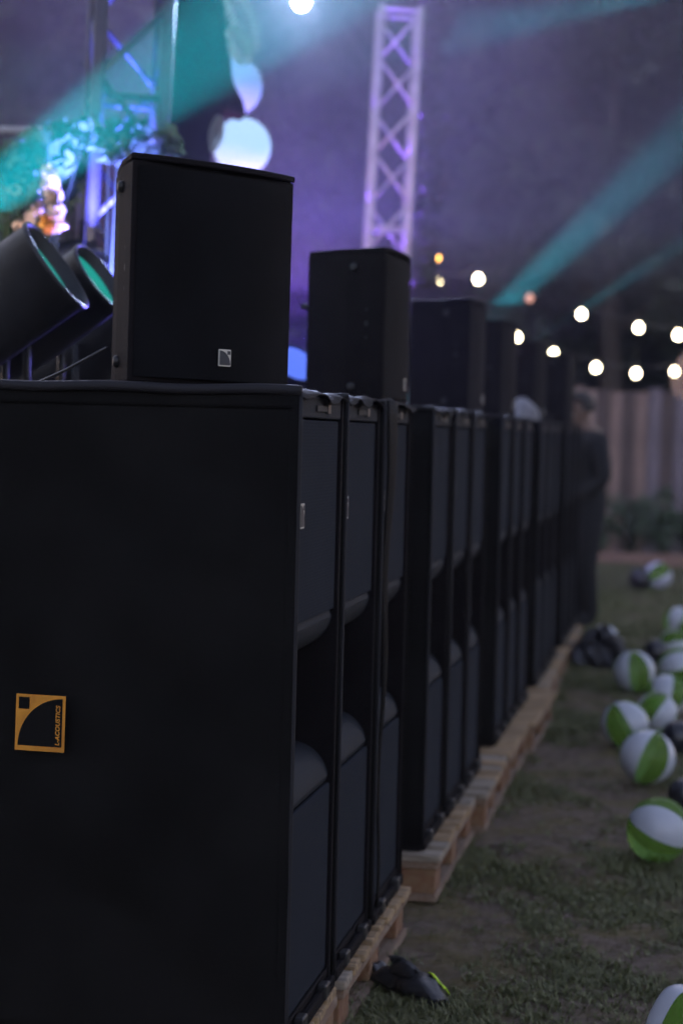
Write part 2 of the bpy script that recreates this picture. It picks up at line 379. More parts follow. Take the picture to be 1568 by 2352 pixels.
def make_sub():
    root = empty('subwoofer', (0, 0, 0)); T = .018
    MB().box(-SD, 0, 0, T, 0, SH).build('side_panel', M['cabinet'], root, bevel=.003)
    MB().box(-SD, 0, SW-T, SW, 0, SH).build('side_panel', M['cabinet'], root, bevel=.003)
    MB().box(-SD+.001, -.004, T+.0005, SW-T-.0005, SH-.045, SH-.001).build('top_panel', M['lip'], root, bevel=.003)
    MB().box(-SD+.001, -.004, T+.0005, SW-T-.0005, .001, .045).build('bottom_panel', M['cabinet'], root, bevel=.003)
    MB().box(-SD+.0012, -SD+.02, T+.001, SW-T-.001, .046, SH-.046).build('back_panel', M['cabinet'], root)
    rad = .088
    for sgn, zf in ((-1, .865), (1, .475)):
        prof = arc_profile(zf, 0, rad, 0, sgn); ze = zf+sgn*rad
        poly = [(-.014-.004, zf)]+prof[1:]+[(-.42, ze-sgn*.03), (-.42, zf)]
        if sgn > 0: poly = list(reversed(poly))
        MB().prism_y(poly, T+.001, SW-T-.001).build('port_lip', M['lip'], root, bevel=0)
    MB().box(-.44, -.4205, T+.001, SW-T-.001, .046, SH-.046).build('port_back', M['port'], root)
    for z0, z1 in ((.868, SH-.049), (.049, .472)):
        g = MB().box(-.020, -.008, T+.006, SW-T-.006, z0, z1).build('grille', M['grille'], root, bevel=.003)
    MB().box(-.003, .014, .012, SW-.012, .002, .03).build('skid', M['cabinet'], root, bevel=.004)
    for y in (.12, SW-.16): MB().box(-.002, .02, y, y+.05, .008, .042).build('foot_block', M['rubber'], root, bevel=.004)
    # handle slot and catch on the top band
    MB().box(-.0045, .001, .215, .33, SH-.03, SH-.018).build('handle_slot', M['port'], root)
    MB().box(-.0045, .003, .335, .37, SH-.034, SH-.014).build('catch', M['steel'], root, bevel=.001)
    piv = empty('badge_mount', (-.0078, .012+T, .99)); piv.parent = root; piv.rotation_euler.z = R(90)
    e = emblem('badge', .045, .052, root, M['silver'], M['badge_dark']); bpy.data.objects.remove(piv)
    e.rotation_euler.z = R(90); e.location = (-.0078, .078, 1.066)
    return root
subs_y = [0, .57, 1.14, 2.15, 2.72, 3.29, 4.38, 4.95, 5.52, 6.5, 7.07, 7.64, 8.6, 9.17, 9.74]
nth = ['nearest', 'second', 'third', 'fourth', 'fifth', 'sixth', 'seventh', 'eighth', 'ninth', 'tenth', 'eleventh', 'twelfth', 'thirteenth', 'fourteenth', 'last']
proto = make_sub(); SUBS = []
for i, y in enumerate(subs_y):
    o = proto if i == 0 else copy_tree(proto)
    o.location = (random.uniform(-.004, .004) if i else 0, y+.01, PZ+.0015)
    if i == 0: lb = 'black upright subwoofer with charcoal grilles, nearest, beside the big black cover side'
    elif i == 14: lb = 'black upright subwoofer with charcoal grilles, last at the person\'s end'
    else: lb = 'black upright subwoofer with charcoal grilles, %s from the near end of the row' % nth[i]
    tag(o, lb, 'subwoofer', 'subwoofers lined up on pallets'); SUBS.append(o)

# covers: cloth over the top, the two sides and the back of each subwoofer
def cloth(fn, nu, nv, b):
    o = len(b.v)
    for j in range(nv+1):
        for i in range(nu+1): b.v.append(tuple(fn(i/nu, j/nv)))
    for j in range(nv):
        for i in range(nu):
            a = o+j*(nu+1)+i; b.f.append((a, a+1, a+nu+2, a+nu+1))
def fold(x, z, s=0):
    return (.010*math.sin(9*(x*.75+z*.55)+1.5*math.sin(4*z+s)+s)+.004*math.sin(17*(x*.5-z*.8)+2*math.sin(5*x+s))+.0025*math.sin(31*(x*.6+z*.7)+s))
def make_cover(i, near_extra=0.0, flap=None):
    root = empty('subwoofer_cover', (0, 0, 0)); top = SH+.006; s = i*1.9
    def amp(u, v): return min(1, 6*u*(1-u)+.08)*min(1, 5*v*(1-v)+.08)
    b = MB()                                                    # near side, front edge at x = +.004
    D = SD+.012
    def near(u, v):
        x = .004-D*u; z = .02+v*(top-.02); a = amp(u, v)
        out = near_extra*(.5+.5*math.sin(math.pi*min(1, v*1.1)))
        return (x, -.004-out*a-max(0, fold(x, z, s))*a*(1 if near_extra else .35), z)
    cloth(near, 60 if near_extra else 12, 80 if near_extra else 16, b)
    so = b.build('side_panel', M['cover'], root, True); md = so.modifiers.new('s', 'SOLIDIFY'); md.thickness = .002; md.offset = 0
    if near_extra:                                              # sewn hem bands along the front and the top edge
        for fn in (lambda u, v: near(u*.027, v), lambda u, v: near(u, 1-.027+.027*v)):
            b = MB(); cloth(lambda u, v: (lambda q: (q[0], q[1]-.0022, q[2]))(fn(u, v)), 40 if len(root.children) > 1 else 4, 4 if len(root.children) > 1 else 60, b)
            so = b.build('hem_band', M['cover'], root, True); md = so.modifiers.new('s', 'SOLIDIFY'); md.thickness = .0015; md.offset = 0
    b = MB()
    cloth(lambda u, v: (.004-D*u, SW+.004+.002*amp(u, v)*math.sin(20*v+s), .02+v*(top-.02)), 8, 12, b)
    so = b.build('side_panel', M['cover'], root, True); md = so.modifiers.new('s', 'SOLIDIFY'); md.thickness = .002; md.offset = 0
    b = MB()
    def topf(u, v):
        x = .012-D*u; y = -.004+(SW+.008)*v; fr = max(0, 1-u*9)
        z = top+.003+.004*math.sin(11*y+s)*math.sin(7*x)*amp(u, v)
        z += fr*(.010*max(0, math.sin(13*y+s*1.3))+.008*max(0, math.sin(31*y+s*2.1)))*min(1, 4*v*(1-v)+.15)
        if u < .001: z -= .016+.006*math.sin(23*y+s); x += .003
        return (x, y, z)
    cloth(topf, 30, 46, b)
    so = b.build('top_panel', M['cover'], root, True); md = so.modifiers.new('s', 'SOLIDIFY'); md.thickness = .0025; md.offset = 1
    b = MB(); cloth(lambda u, v: (.004-D+.001*math.sin(9*v), -.004+(SW+.008)*u, .02+v*(top-.02)), 8, 10, b)
    so = b.build('back_panel', M['cover'], root, True); md = so.modifiers.new('s', 'SOLIDIFY'); md.thickness = .002; md.offset = 0
    # sewn edge binding along the near front edge and the near top edge
    MB().tube([(.006, -.004, z) for z in np.linspace(.02, top, 20)], .0048, 6).build('edge_binding', M['hem'], root, True)
    MB().tube([(.008-D*u, -.005-(.010 if near_extra else 0)*math.sin(math.pi*u), top+.002+.002*math.sin(14*u+s)) for u in np.linspace(0, 1, 26)], .011 if near_extra else .006, 8).build('edge_binding', M['hem'], root, True)
    if flap:
        b = MB(); w0, w1, w2 = flap
        def ff(u, v):
            wd = w0*(v**2.2)+w1*(1-v)+w2*v*(1-v); z = .05+v*(top-.045)
            return (.012+.010*math.sin(math.pi*u)*(.4+v)+.004*math.sin(12*z), -.002+wd*u, z)
        cloth(ff, 8, 30, b)
        so = b.build('front_flap', M['cover'], root, True); md = so.modifiers.new('s', 'SOLIDIFY'); md.thickness = .002; md.offset = 0
    return root
cl = ['large flat black cloth cover side with orange square print, nearest', 'black cloth cover over the second subwoofer, crumpled along its front top edge', 'black cloth cover with front flap hanging down over the third subwoofer']
gen = None
for i, y in enumerate(subs_y):
    if i < 5: c = make_cover(i, .014 if i == 0 else 0, (.17, .03, -.02) if i == 2 else None)
    else: c = copy_tree(gen)
    if i == 4: gen = c
    c.location = (0, y+.01, PZ+.0015)
    tag(c, cl[i] if i < 3 else 'black cloth cover over the %s subwoofer%s' % (nth[i], ', facing the gap in the row' if i in (3, 6, 9, 12) else ' of the row'), 'cover', 'cloth covers of the subwoofers')
    if i == 0: COVER0 = c
# printed patch on the near cover side: frame, quarter-circle field, square, vertical lettering
def patch():
    A = at(34, 1595, 4.36); B = at(151, 1722, 4.36); wd, ht = .1045, .1155
    o = empty('printed_patch', (0, 0, 0)); yy = -.034
    A = CAM + ray(34, 1722)*((yy-CAM.y)/ray(34, 1722).y)
    base = MB().box(0, wd, -.0012, .0, 0, ht)
    pb = base.build('printed_patch', M['orange'], COVER0); bpy.data.objects.remove(o)
    pb['label'] = 'orange square print with dark quarter circle and lettering'
    pb.location = (A.x, yy-.01, A.z-PZ-.0015); pb.rotation_euler = (0, R(.8), 0)
    n = 22; e = .006; pts = []
    X0, X1, Z0, Z1 = e, wd-e, .0105, ht-.0065
    pts = [(X1, Z0)]+[(X1-(X1-X0)*math.sin(math.pi/2*k/n), Z0+(Z1-Z0)*math.cos(math.pi/2*k/n)) for k in range(n+1)]
    MB().prism_y(list(reversed(pts)), -.0022, -.0014).build('quarter_circle', M['cover'], pb)
    MB().box(.006, .0285, -.0022, -.0014, ht-.030, ht-.006).build('square', M['cover'], pb)
    cu = bpy.data.curves.new('lettering', 'FONT'); cu.body = 'L-ACOUSTICS'; cu.size = .0118; cu.shear = .18; cu.space_character = 1.05; cu.extrude = .0002; cu.offset = .00035
    tmp = bpy.data.objects.new('tmp', cu); col.objects.link(tmp)
    dg = bpy.context.evaluated_depsgraph_get(); me = bpy.data.meshes.new_from_object(tmp.evaluated_get(dg)); bpy.data.objects.remove(tmp)
    xs = [v.co.x for v in me.vertices]; sc = .082/(max(xs)-min(xs)); me.transform(Matrix.Scale(sc, 4))
    l = obj('lettering', me, M['orange'], pb)
    l.rotation_euler = (R(90), R(-90), 0); l.location = (.094, -.0026, .0135)
patch()

# ------------------------------------------------------------------ loudspeakers on top
LH = .478
def plan(off=0.0, chord=.46, bulge=.028):
    h = chord/2+off; pts = []
    for k in range(17):
        q = -.985+1.97*k/16; pts.append((h*q, -(bulge+off)*(1-q*q)-.004*(1-abs(q)**20)))
    pts += [(chord/2+off*.9+.0005, .004), (chord/2+off*.9-.005, .014), (.160+off, .125+off*.3), (.055+off*.5, .270+off), (-.055-off*.5, .270+off), (-.160-off, .125+off*.3), (-(chord/2+off*.9-.005), .014), (-(chord/2+off*.9+.0005), .004)]
    return pts
def make_loudspeaker():
    root = empty('loudspeaker', (0, 0, 0))
    body = plan(0, .45, .004); MB().prism(body, .012, LH-.014).build('cabinet', M['cabinet'], root, bevel=.006)
    n = 24; g = MB(); fr = []; bk = []
    for k in range(n+1):
        q = -1+2*k/n; fr.append(((.216*q), -.0285*(1-q*q)-.0045)); bk.append(((.216*q), -.0285*(1-q*q)+.006))
    g.prism(fr+list(reversed(bk)), .022, LH-.024); g.build('grille', M['dark_grille'], root)
    MB().prism(plan(-.0015), LH-.0135, LH).build('top_cap', M['cabinet'], root, bevel=.006)
    MB().prism(plan(.001), 0, .0115).build('base_cap', M['cabinet'], root, bevel=.003)
    for z in (.055, .42):
        for sx in (-1, 1):
            o = MB().lathe([(0, -.004), (.013, -.004), (.013, .006), (.009, .011), (0, .011)], 14).build('rubber_stud', M['rubber'], root, True)
            nrm = Vector((sx*.866, .5, 0)); o.rotation_euler = nrm.to_track_quat('Z', 'Y').to_euler(); o.location = (sx*.172, .1, z)
    for z in (.205, .248, .29):
        for sx in (-1, 1):
            o = MB().lathe([(0, .0012), (.004 if z != .248 else .008, .0012), (.0045 if z != .248 else .009, 0)], 10).build('bolt_hole', M['port'], root)
            nrm = Vector((sx*.866, .5, 0)); o.rotation_euler = nrm.to_track_quat('Z', 'Y').to_euler(); o.location = (sx*.1965, .0555, z)
    hd = MB().tube([(-.03, .268, .30), (-.03, .29, .31), (.03, .29, .31), (.03, .268, .30)], .009, 8).build('handle', M['rubber'], root, True)
    e = emblem('badge', .0335, .036, root, M['silver'], M['badge_dark']); e.location = (-.012, -.0335, .052); e.rotation_euler.z = -.01
    return root
lp = make_loudspeaker()
VR = lambda u: YAW-math.atan((u-784)/FPX)
lspots = [(288, 4.30, 39, 1.493, 'matt black loudspeaker with silver badge, nearest, turned towards the viewer'),
          (872, 6.36, 80, 1.497, 'second black loudspeaker, standing past the gap, blue light on its flank'),
          (1070, 8.62, 82, 1.497, 'third black loudspeaker in the line on top of the subwoofers'),
          (1143, 10.15, 80, 1.497, 'fourth black loudspeaker in line, its brownish flank beside a lit bulb'),
          (1222, 12.3, 82, 1.497, 'fifth black loudspeaker in line, behind the grey bundle'),
          (1296, 13.9, 84, 1.497, 'farthest black loudspeaker at the end of the row near the person')]
for i, (u, d, r_, z, lb) in enumerate(lspots):
    o = lp if i == 0 else copy_tree(lp)
    c = at(u, 960, d); ang = VR(u)+R(r_)
    o.rotation_euler.z = ang; o.location = (c.x+.23*math.cos(ang), c.y+.23*math.sin(ang), z)
    if i == 0: o.rotation_euler.y = R(.5)
    tag(o, lb, 'loudspeaker', 'loudspeakers standing on the subwoofers')
# cable from the first loudspeaker down behind the cover
pts = [at(246, 797, 4.42), at(200, 823, 4.46), at(150, 850, 4.5), at(108, 869, 4.55), at(60, 890, 4.62), at(30, 980, 4.7), at(20, 1100, 4.75)]
tag(MB().tube(pts, .0038, 8).build('speaker_cable', M['cable'], smooth=True), 'thin black cable slanting from the nearest loudspeaker down behind the cover', 'cable')

# bundle of cloth on the row
b = MB(); nu, nv = 28, 16
for j in range(nv+1):
    for i in range(nu):
        a = 2*math.pi*i/nu; q = math.pi/2*j/nv
        rr = 1+.12*math.sin(3*a+2*q)+.08*math.sin(7*a-3*q)+.05*math.sin(11*a+9*q)
        b.v.append((.10*rr*math.cos(q)*math.cos(a), .14*rr*math.cos(q)*math.sin(a), .135*(1+.06*math.sin(5*a))*math.sin(q)))
for j in range(nv):
    for i in range(nu): b.f.append((j*nu+i, j*nu+(i+1) % nu, (j+1)*nu+(i+1) % nu, (j+1)*nu+i))
b.f.append(tuple(reversed(range(nu))))
bo = b.build('cloth_bundle', mat('grey_cloth', (.20, .20, .22), .8, bump=.5, bscale=60, var=.2, vscale=12), smooth=True)
c = at(1212, 960, 12.6); bo.location = (c.x, subs_y[11]+.33, 1.502); tag(bo, 'grey crumpled cloth bundle lying on top of the row', 'cloth')

# ------------------------------------------------------------------ stage platform
sp = empty('stage_platform', (0, 0, 0), 0, 'dark stage platform hidden behind the subwoofers', 'stage')
for i in range(4):
    for j in range(8):
        MB().box(-9.2+i*2.0, -9.2+i*2.0+1.99, 1.6+j*2.0, 1.6+j*2.0+1.99, .92, 1.0).build('deck_panel', M['deck'], sp)
for x in (-9.1, -5.2, -1.4):
    for y in (1.8, 9.6, 17.4): MB().box(x-.04, x+.04, y-.04, y+.04, 0, .919).build('leg', M['alu'], sp)

# ------------------------------------------------------------------ truss towers
def truss(name, base, H, wd, rc, pitch, label, rz, lean, flip=1, tm=None):
    tm = tm or M['alu']
    root = empty(name, base, rz, label, 'truss'); h = wd/2
    root.rotation_euler = (0, lean, rz)
    for sx in (-1, 1):
        for sy in (-1, 1): MB().tube([(sx*h, sy*h, .02), (sx*h, sy*h, H)], rc, 12).build('chord', tm, root, True)
    n = int(H/pitch)
    for fx, (ax, fixed) in enumerate((('x', -1), ('x', 1), ('y', -1), ('y', 1))):
        for k in range(n):
            s = 1 if (k+fx) % 2 == 0 else -1
            a, b_ = -s*h*flip, s*h*flip; z0, z1 = .1+k*pitch, .1+(k+1)*pitch
            P0, P1 = ((a, fixed*h, z0), (b_, fixed*h, z1)) if ax == 'x' else ((fixed*h, a, z0), (fixed*h, b_, z1))
            MB().tube([P0, P1], rc*.52, 8).build('diagonal', tm, root, True)
    MB().box(-h-.05, h+.05, -h-.05, h+.05, 0, .02).build('base_plate', tm, root)
    for z in (H*.55, H-.03):
        for sx, sy, ex, ey in ((-1,-1,1,-1), (1,-1,1,1), (1,1,-1,1), (-1,1,-1,-1)):
            MB().tube([(sx*h, sy*h, z), (ex*h, ey*h, z)], rc*.55, 8).build('rung', tm, root, True)
    return root
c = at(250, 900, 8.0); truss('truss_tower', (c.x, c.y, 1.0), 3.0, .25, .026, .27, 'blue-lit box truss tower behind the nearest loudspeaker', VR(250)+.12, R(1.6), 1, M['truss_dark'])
c = at(862, 900, 13.6); truss('truss_tower', (c.x, c.y, 1.0), 3.15, .245, .021, .30, 'pale lavender box truss tower behind the second loudspeaker', VR(892)+.1, R(1.7), -1)

# garland hanging beside the pale tower
def garland():
    n = 2600; v = rng.random(n)*690-30; cx = 985+8*np.sin(v/45)+10*np.sin(v/21)
    P = []
    for k in range(n):
        w_ = 26+9*math.sin(v[k]/33); P.append(at(cx[k]+rng.normal()*w_*.55-.018*v[k]+8, v[k], 13.9+rng.normal()*.08))
    root = empty('hanging_garland', at(990, 660, 13.9), 0, 'dark leafy garland hanging beside the pale truss tower', 'garland')
    Pn = np.array([tuple(q-root.location) for q in P])
    obj('leaves', leaf_mesh('leaves', Pn, .06, .5, -.3, 3), M['leaf_ivy'], root)
    MB().tube([at(993-.018*q, q, 13.9)-root.location for q in np.linspace(-40, 650, 12)], .008, 6).build('stem', M['bark'], root)
garland()

# ------------------------------------------------------------------ scenery, ferns, glowing globes
def scenery():
    px = [(400,-30),(525,-30),(521,40),(523,100),(526,150),(533,182),(546,207),(556,226),(558,240),(553,251),(545,254),(524,249),(508,246),(501,262),(496,280),(486,300),(478,322),(474,345),(478,380),(470,460),(410,470),(392,430),(385,300),(390,150)]
    d = 9.4; c = at(460, 470, d); o = Vector((c.x, c.y, 1.0))
    b = MB(); F_ = [at(u, v, d)-o for u, v in px]; n = len(px); back = Vector((FW.x, FW.y, 0))*.3
    cen = sum(F_, Vector())/n
    ring = [[p_+(cen-p_)*.05 for p_ in F_], [p_+back*.18 for p_ in F_], [p_+back*.8 for p_ in F_], [p_+(cen-p_)*.06+back for p_ in F_]]
    for r_ in ring: b.v += [tuple(p_) for p_ in r_]
    b.f.append(tuple(range(n))); b.f.append(tuple(reversed(range(3*n, 4*n))))
    for k in range(3):
        for i in range(n): b.f.append((k*n+i, k*n+n+i, k*n+n+(i+1) % n, k*n+(i+1) % n))
    root = empty('scenery_prop', o, 0, 'tall dark scenery shape silhouetted against the blue-white globes', 'stage prop')
    b.build('body', M['prop'], root)
    q = at(430, 420, d)-o; MB().tube([(q.x, q.y, 0), (q.x, q.y, q.z)], .05, 8).build('post', M['black_metal'], root, True)
scenery()
def fern(name, pts, d, label, leaf=.12):
    root = empty(name, at(pts[0][0], pts[0][1], d), 0, label, 'fern'); o = root.location
    P = [at(u, v, d) for u, v in pts]; n = 17; st = []; 
    def curve(t_):
        k = t_*(len(P)-1); i = min(int(k), len(P)-2); return P[i].lerp(P[i+1], k-i)
    st = [curve(k/20)-o for k in range(21)]
    MB().tube(st, [.006*(1-k/24) for k in range(21)], 5).build('stem', M['fern'], root)
    for k in range(n):
        t_ = .05+.93*k/n; p_ = curve(t_)-o; tg = (curve(min(1, t_+.03))-curve(max(0, t_-.03))).normalized(); sd = tg.cross(FW).normalized()
        L = leaf*math.sin(math.pi*(.15+.8*t_))
        for s in (-1, 1):
            dr = (sd*s+tg*.35).normalized(); wd = tg*.0075
            b = MB(); b.add([p_-wd*.4, p_+dr*L*.5-wd-FW*.004, p_+dr*L, p_+dr*L*.5+wd-FW*.004], [(0,1,2,3)]); b.build('leaflet', M['fern'], root)
fern('fern_frond', [(520, -25), (540, 5), (558, 45), (572, 90), (585, 128)], 9.3, 'fern frond lit white at the top of the scenery, upper one', .085)
fern('fern_frond', [(522, 60), (540, 80), (552, 105), (560, 130), (562, 150)], 9.28, 'shorter curling fern frond at the edge of the scenery', .07)
fern('fern_frond', [(503, 262), (499, 290), (494, 320), (486, 352)], 9.25, 'small dark fern hanging in front of the lower globe', .04)
def lamp(root, kind, loc, aim, energy, color, size=40, blend=.3, rad=.05):
    ld = bpy.data.lights.new('lamp_light', kind); ld.energy = energy; ld.color = color
    ld.shadow_soft_size = rad
    if kind == 'SPOT': ld.spot_size = R(size); ld.spot_blend = blend
    o = bpy.data.objects.new('lamp_light', ld); col.objects.link(o); o.parent = root; o.location = loc
    o.rotation_euler = (-aim).to_track_quat('Z', 'Y').to_euler()
    return o
globe_m = emat('globe_upper', (.24, .48, 1.0), .17)
globe_l = emat('globe_lower', (.38, .62, 1.0), .26)
def globe(u, v, r_, d, m_, label):  # emissive globe and halo light added for a blue-white glow
    c = at(u, v, d); root = empty('glowing_globe', (c.x, c.y, 1.0), 0, label, 'lamp', 'glowing globes behind the scenery'); rad = r_/FPX*d; z = c.z-1.0
    MB().lathe([(rad*math.sin(math.pi*k/20)+1e-4, z-rad*math.cos(math.pi*k/20)) for k in range(21)], 36).build('globe', m_, root, True)
    gl_ = lamp(root, 'POINT', Vector((0, 0, z)), Vector((0, 0, -1)), 14, (.25, .42, 1.0)); gl_.data.shadow_soft_size = rad*1.03
    MB().tube([(0, 0, .02), (0, 0, z-rad*.98)], .02, 8).build('stand', M['black_metal'], root, True)
    MB().lathe([(.0, .0), (.16, 0), (.16, .015), (.03, .02), (.0, .02)], 20).build('base', M['black_metal'], root)
globe(536, 198, 66, 11.0, globe_m, 'upper blue-white glowing globe, half hidden by the dark scenery')
globe(556, 336, 66, 10.6, globe_l, 'lower blue-white glowing globe just above the nearest loudspeaker')

# ------------------------------------------------------------------ stage lamps
def barrel(root, aim, rad, L, lens, name='barrel', open_=.55):
    q = aim.normalized().to_track_quat('Z', 'Y').to_matrix().to_4x4()
    MB().lathe([(rad*.55, -L*.55), (rad*.8, -L*.5), (rad*.97, -L*.3), (rad, 0), (rad, L*.5), (rad*1.03, L*.5), (rad*1.03, L*.52), (rad*.965, L*.52), (rad*.955, L*.1), (rad*.9, 0)], 40, q).build(name, M['black_metal'], root, True)
    MB().lathe([(1e-4, -L*.56), (rad*.56, -L*.55)], 30, q).build('rear_cap', M['black_metal'], root)
    MB().lathe([(1e-4, L*.03), (rad*.5, L*.025), (rad*.93, 0)], 30, q).build('lens', lens, root, True)
teal = emat('teal_lens', (.0, .75, .62), .09); blue = emat('blue_lens', (.10, .20, 1.0), .22); white = emat('white_lens', (1.0, .97, .92), 36); violet = emat('violet_lens', (.45, .3, 1), 1)
def can(u, v, d, aim_uv, rad, L, label, lens=teal, yaw_out=0.0):
    c = at(u, v, d); root = empty('stage_spotlight', (c.x, c.y, 1.0), 0, label, 'spotlight', 'black barrel spotlights on the stage')
    a = (RT*aim_uv[0]+UP*aim_uv[1]+FW*aim_uv[2]).normalized(); z = c.z-1.0
    sub_root = root
    q = a.normalized().to_track_quat('Z', 'Y').to_matrix().to_4x4(); q.translation = Vector((0, 0, z))
    MB().lathe([(rad*.45, -L*.62), (rad*.75, -L*.56), (rad*.97, -L*.38), (rad, -.1*L), (rad, L*.5), (rad*1.035, L*.5), (rad*1.035, L*.53), (rad*.965, L*.53), (rad*.95, L*.2), (rad*.93, 0)], 44, q).build('barrel', M['black_metal'], root, True)
    MB().lathe([(1e-4, -L*.625), (rad*.46, -L*.62)], 30, q).build('rear_cap', M['black_metal'], root)
    MB().lathe([(1e-4, L*.46), (rad*.5, L*.455), (rad*.955, L*.44)], 30, q).build('lens', lens, root, True)
    side = a.cross(Vector((0, 0, 1))).normalized()
    y = MB()
    for s in (-1, 1): y.tube([Vector((0, 0, z))+side*s*rad*1.12, Vector((0, 0, z-rad*1.5))+side*s*rad*1.12, Vector((0, 0, .06))+side*s*rad*.6, Vector((0, 0, .03))], .012, 6)
    y.build('yoke', M['rubber'], root, True)
    MB().lathe([(1e-4, 0), (rad*1.2, 0), (rad*1.2, .03), (1e-4, .03)], 24).build('base', M['black_metal'], root)
    return root, a, Vector((0, 0, z))
rt, a1, z1 = can(104, 728, 6.2, (.80, .54, -.24), .112, .40, 'black barrel spotlight with bright teal opening, in front of the flowers')
can(-22, 715, 5.9, (.80, .54, -.12), .14, .44, 'black barrel spotlight cut off by the picture edge')
rt, a1, z1 = can(212, 790, 6.6, (.80, .54, -.22), .122, .40, 'black barrel spotlight half hidden by the nearest loudspeaker')
can(196, 668, 7.9, (-.3, .2, .8), .17, .36, 'round back of a dark spotlight behind the teal-lit one')

# lamps whose beams show in the smoke
def beam(u, v, d, tu, tv, td, energy, color, size, label, lens, blend=.15, rad=.02, base=1.0):
    c = at(u, v, d); e = at(tu, tv, td); root = empty('beam_light', (c.x, c.y, base), 0, label, 'spotlight', 'beam lights throwing colour into the smoke')
    a = (e-c).normalized(); z = max(c.z-base, .2); q = a.to_track_quat('Z', 'Y').to_matrix().to_4x4(); q.translation = Vector((0, 0, z))
    MB().lathe([(.05, -.16), (.09, -.14), (.10, 0), (.10, .1), (.094, .1), (.09, .04)], 28, q).build('barrel', M['black_metal'], root, True)
    MB().lathe([(1e-4, .045), (.05, .042), (.088, .035)], 24, q).build('lens', lens, root, True)
    MB().lathe([(1e-4, -.161), (.051, -.16)], 24, q).build('rear_cap', M['black_metal'], root)
    MB().tube([(0, 0, .02), (0, 0, z)], .03, 8).build('yoke', M['black_metal'], root); MB().lathe([(1e-4, 0), (.13, 0), (.13, .05), (1e-4, .05)], 20).build('base', M['black_metal'], root)
    lamp(root, 'SPOT', Vector((0, 0, z))+a*.14, a, energy, color, size, blend, rad)
TEAL = (.02, .62, .80)
beam(-480, 770, 6.7, 300, 220, 6.95, 23000, (.0, .38, .46), 15, 'beam light beyond the picture edge throwing the wide teal beam', teal, .35)
beam(840, 1000, 12.6, 1568, 312, 11.2, 10000, TEAL, 8.0, 'beam light throwing the narrow teal beam above the bulbs', teal, .9)
beam(1120, 850, 13.2, 1420, 655, 12.2, 3500, TEAL, 3.5, 'beam light throwing the faint thin teal beam', teal, .3)
beam(1680, -40, 13.5, 1000, 80, 15.0, 7500, TEAL, 12, 'beam light on a tall stand beyond the picture edge, its teal light fading in smoke', teal, 1.0, .02, 0.0)
def wash(u, v, d, aim_uv, energy, color, size, label, lens, rad=.06, bodyr=.10):
    c = at(u, v, d); root = empty('wash_light', (c.x, c.y, 1.0), 0, label, 'stage light', 'wash lights on the stage')
    a = (RT*aim_uv[0]+UP*aim_uv[1]+FW*aim_uv[2]).normalized(); z = max(c.z-1.0, .15); q = a.to_track_quat('Z', 'Y').to_matrix().to_4x4(); q.translation = Vector((0, 0, z)); s = bodyr/.1
    MB().lathe([(.06*s, -.14*s), (.09*s, -.12*s), (.10*s, 0), (.10*s, .03*s), (.094*s, .03*s)], 28, q).build('barrel', M['black_metal'], root, True)
    MB().lathe([(1e-4, .028*s), (.05*s, .026*s), (.09*s, .02*s)], 24, q).build('lens', lens, root, True)
    MB().lathe([(1e-4, -.141*s), (.061*s, -.14*s)], 24, q).build('rear_cap', M['black_metal'], root)
    MB().tube([(0, 0, .0), (0, 0, z)] if v > 300 else [(0, .05, z+.06), (0, .05, z+1.5)], .02, 8).build('stand', M['black_metal'], root)
    lamp(root, 'SPOT', Vector((0, 0, z))+a*.07*s, a, energy, color, size, .6, rad)
wash(692, 4, 12.0, (.0, -.12, -1), 340, (.52, .62, 1.0), 110, 'brilliant white stage lamp shining at the viewer', white, .04, .052)
wash(673, 842, 7.4, (.35, .5, -.6), 120, (.16, .14, 1.0), 150, 'blue stage light glowing between the two nearest loudspeakers', blue, .05, .085)
wash(690, 900, 11.0, (-.05, .85, .1), 480, (.22, .11, 1.0), 100, 'violet wash light hidden low between the two nearest loudspeakers', violet)
wash(630, 900, 14.8, (.1, .85, .0), 330, (.25, .10, 1.0), 140, 'violet wash light hidden behind the second loudspeaker', violet)
wash(420, 900, 10.5, (.15, .8, .2), 130, (.80, .30, .75), 140, 'magenta wash light hidden behind the nearest loudspeaker', violet)
wash(330, 905, 7.4, (-.24, 1.0, .55), 560, (.12, .13, 1.0), 36, 'blue wash light hidden behind the nearest loudspeaker, lighting the truss tower', blue)
wash(1260, 905, 17.5, (.25, .5, .8), 45, (.30, .12, 1.0), 150, 'violet wash light at the far end behind the row', violet)

# ------------------------------------------------------------------ stage plants, rail
tag(MB().tube([at(-60, 297, 9.2), at(175, 302, 9.2)], .018, 10).build('stage_rail', M['alu'], smooth=True), 'pale horizontal rail above the teal-lit stage plants', 'rail')
def stage_plant(name, cs_uv, rs, per, d, size, m_, label, cat, seed, aspect=.45):
    base = at(cs_uv[0][0], cs_uv[0][1], d); root = empty(name, (base.x, base.y, 1.0), 0, label, cat); o = root.location
    r_ = np.random.default_rng(seed)
    C = [np.array(at(u, v, d+r_.uniform(-.12, .12))-o) for u, v in cs_uv]
    obj('leaves', leaf_mesh('leaves', clumps(C, [q/FPX*d for q in rs], per, seed), size, aspect, .2, seed), m_, root)
    s = MB()
    for c_ in C: s.tube([(0, 0, 0), (c_[0]*.4, c_[1]*.4, c_[2]*.6), tuple(c_)], [.008, .006, .003], 5)
    s.build('stem', M['stem'], root)
stage_plant('stage_bush', [(20,390),(60,360),(100,340),(10,440),(45,430),(150,320),(195,315),(130,370)], [55,50,50,50,45,45,40,40], 70, 7.75, .075, M['leaf_stage'], 'bushy teal-lit plant spilling over the stage rail', 'plant', 61)
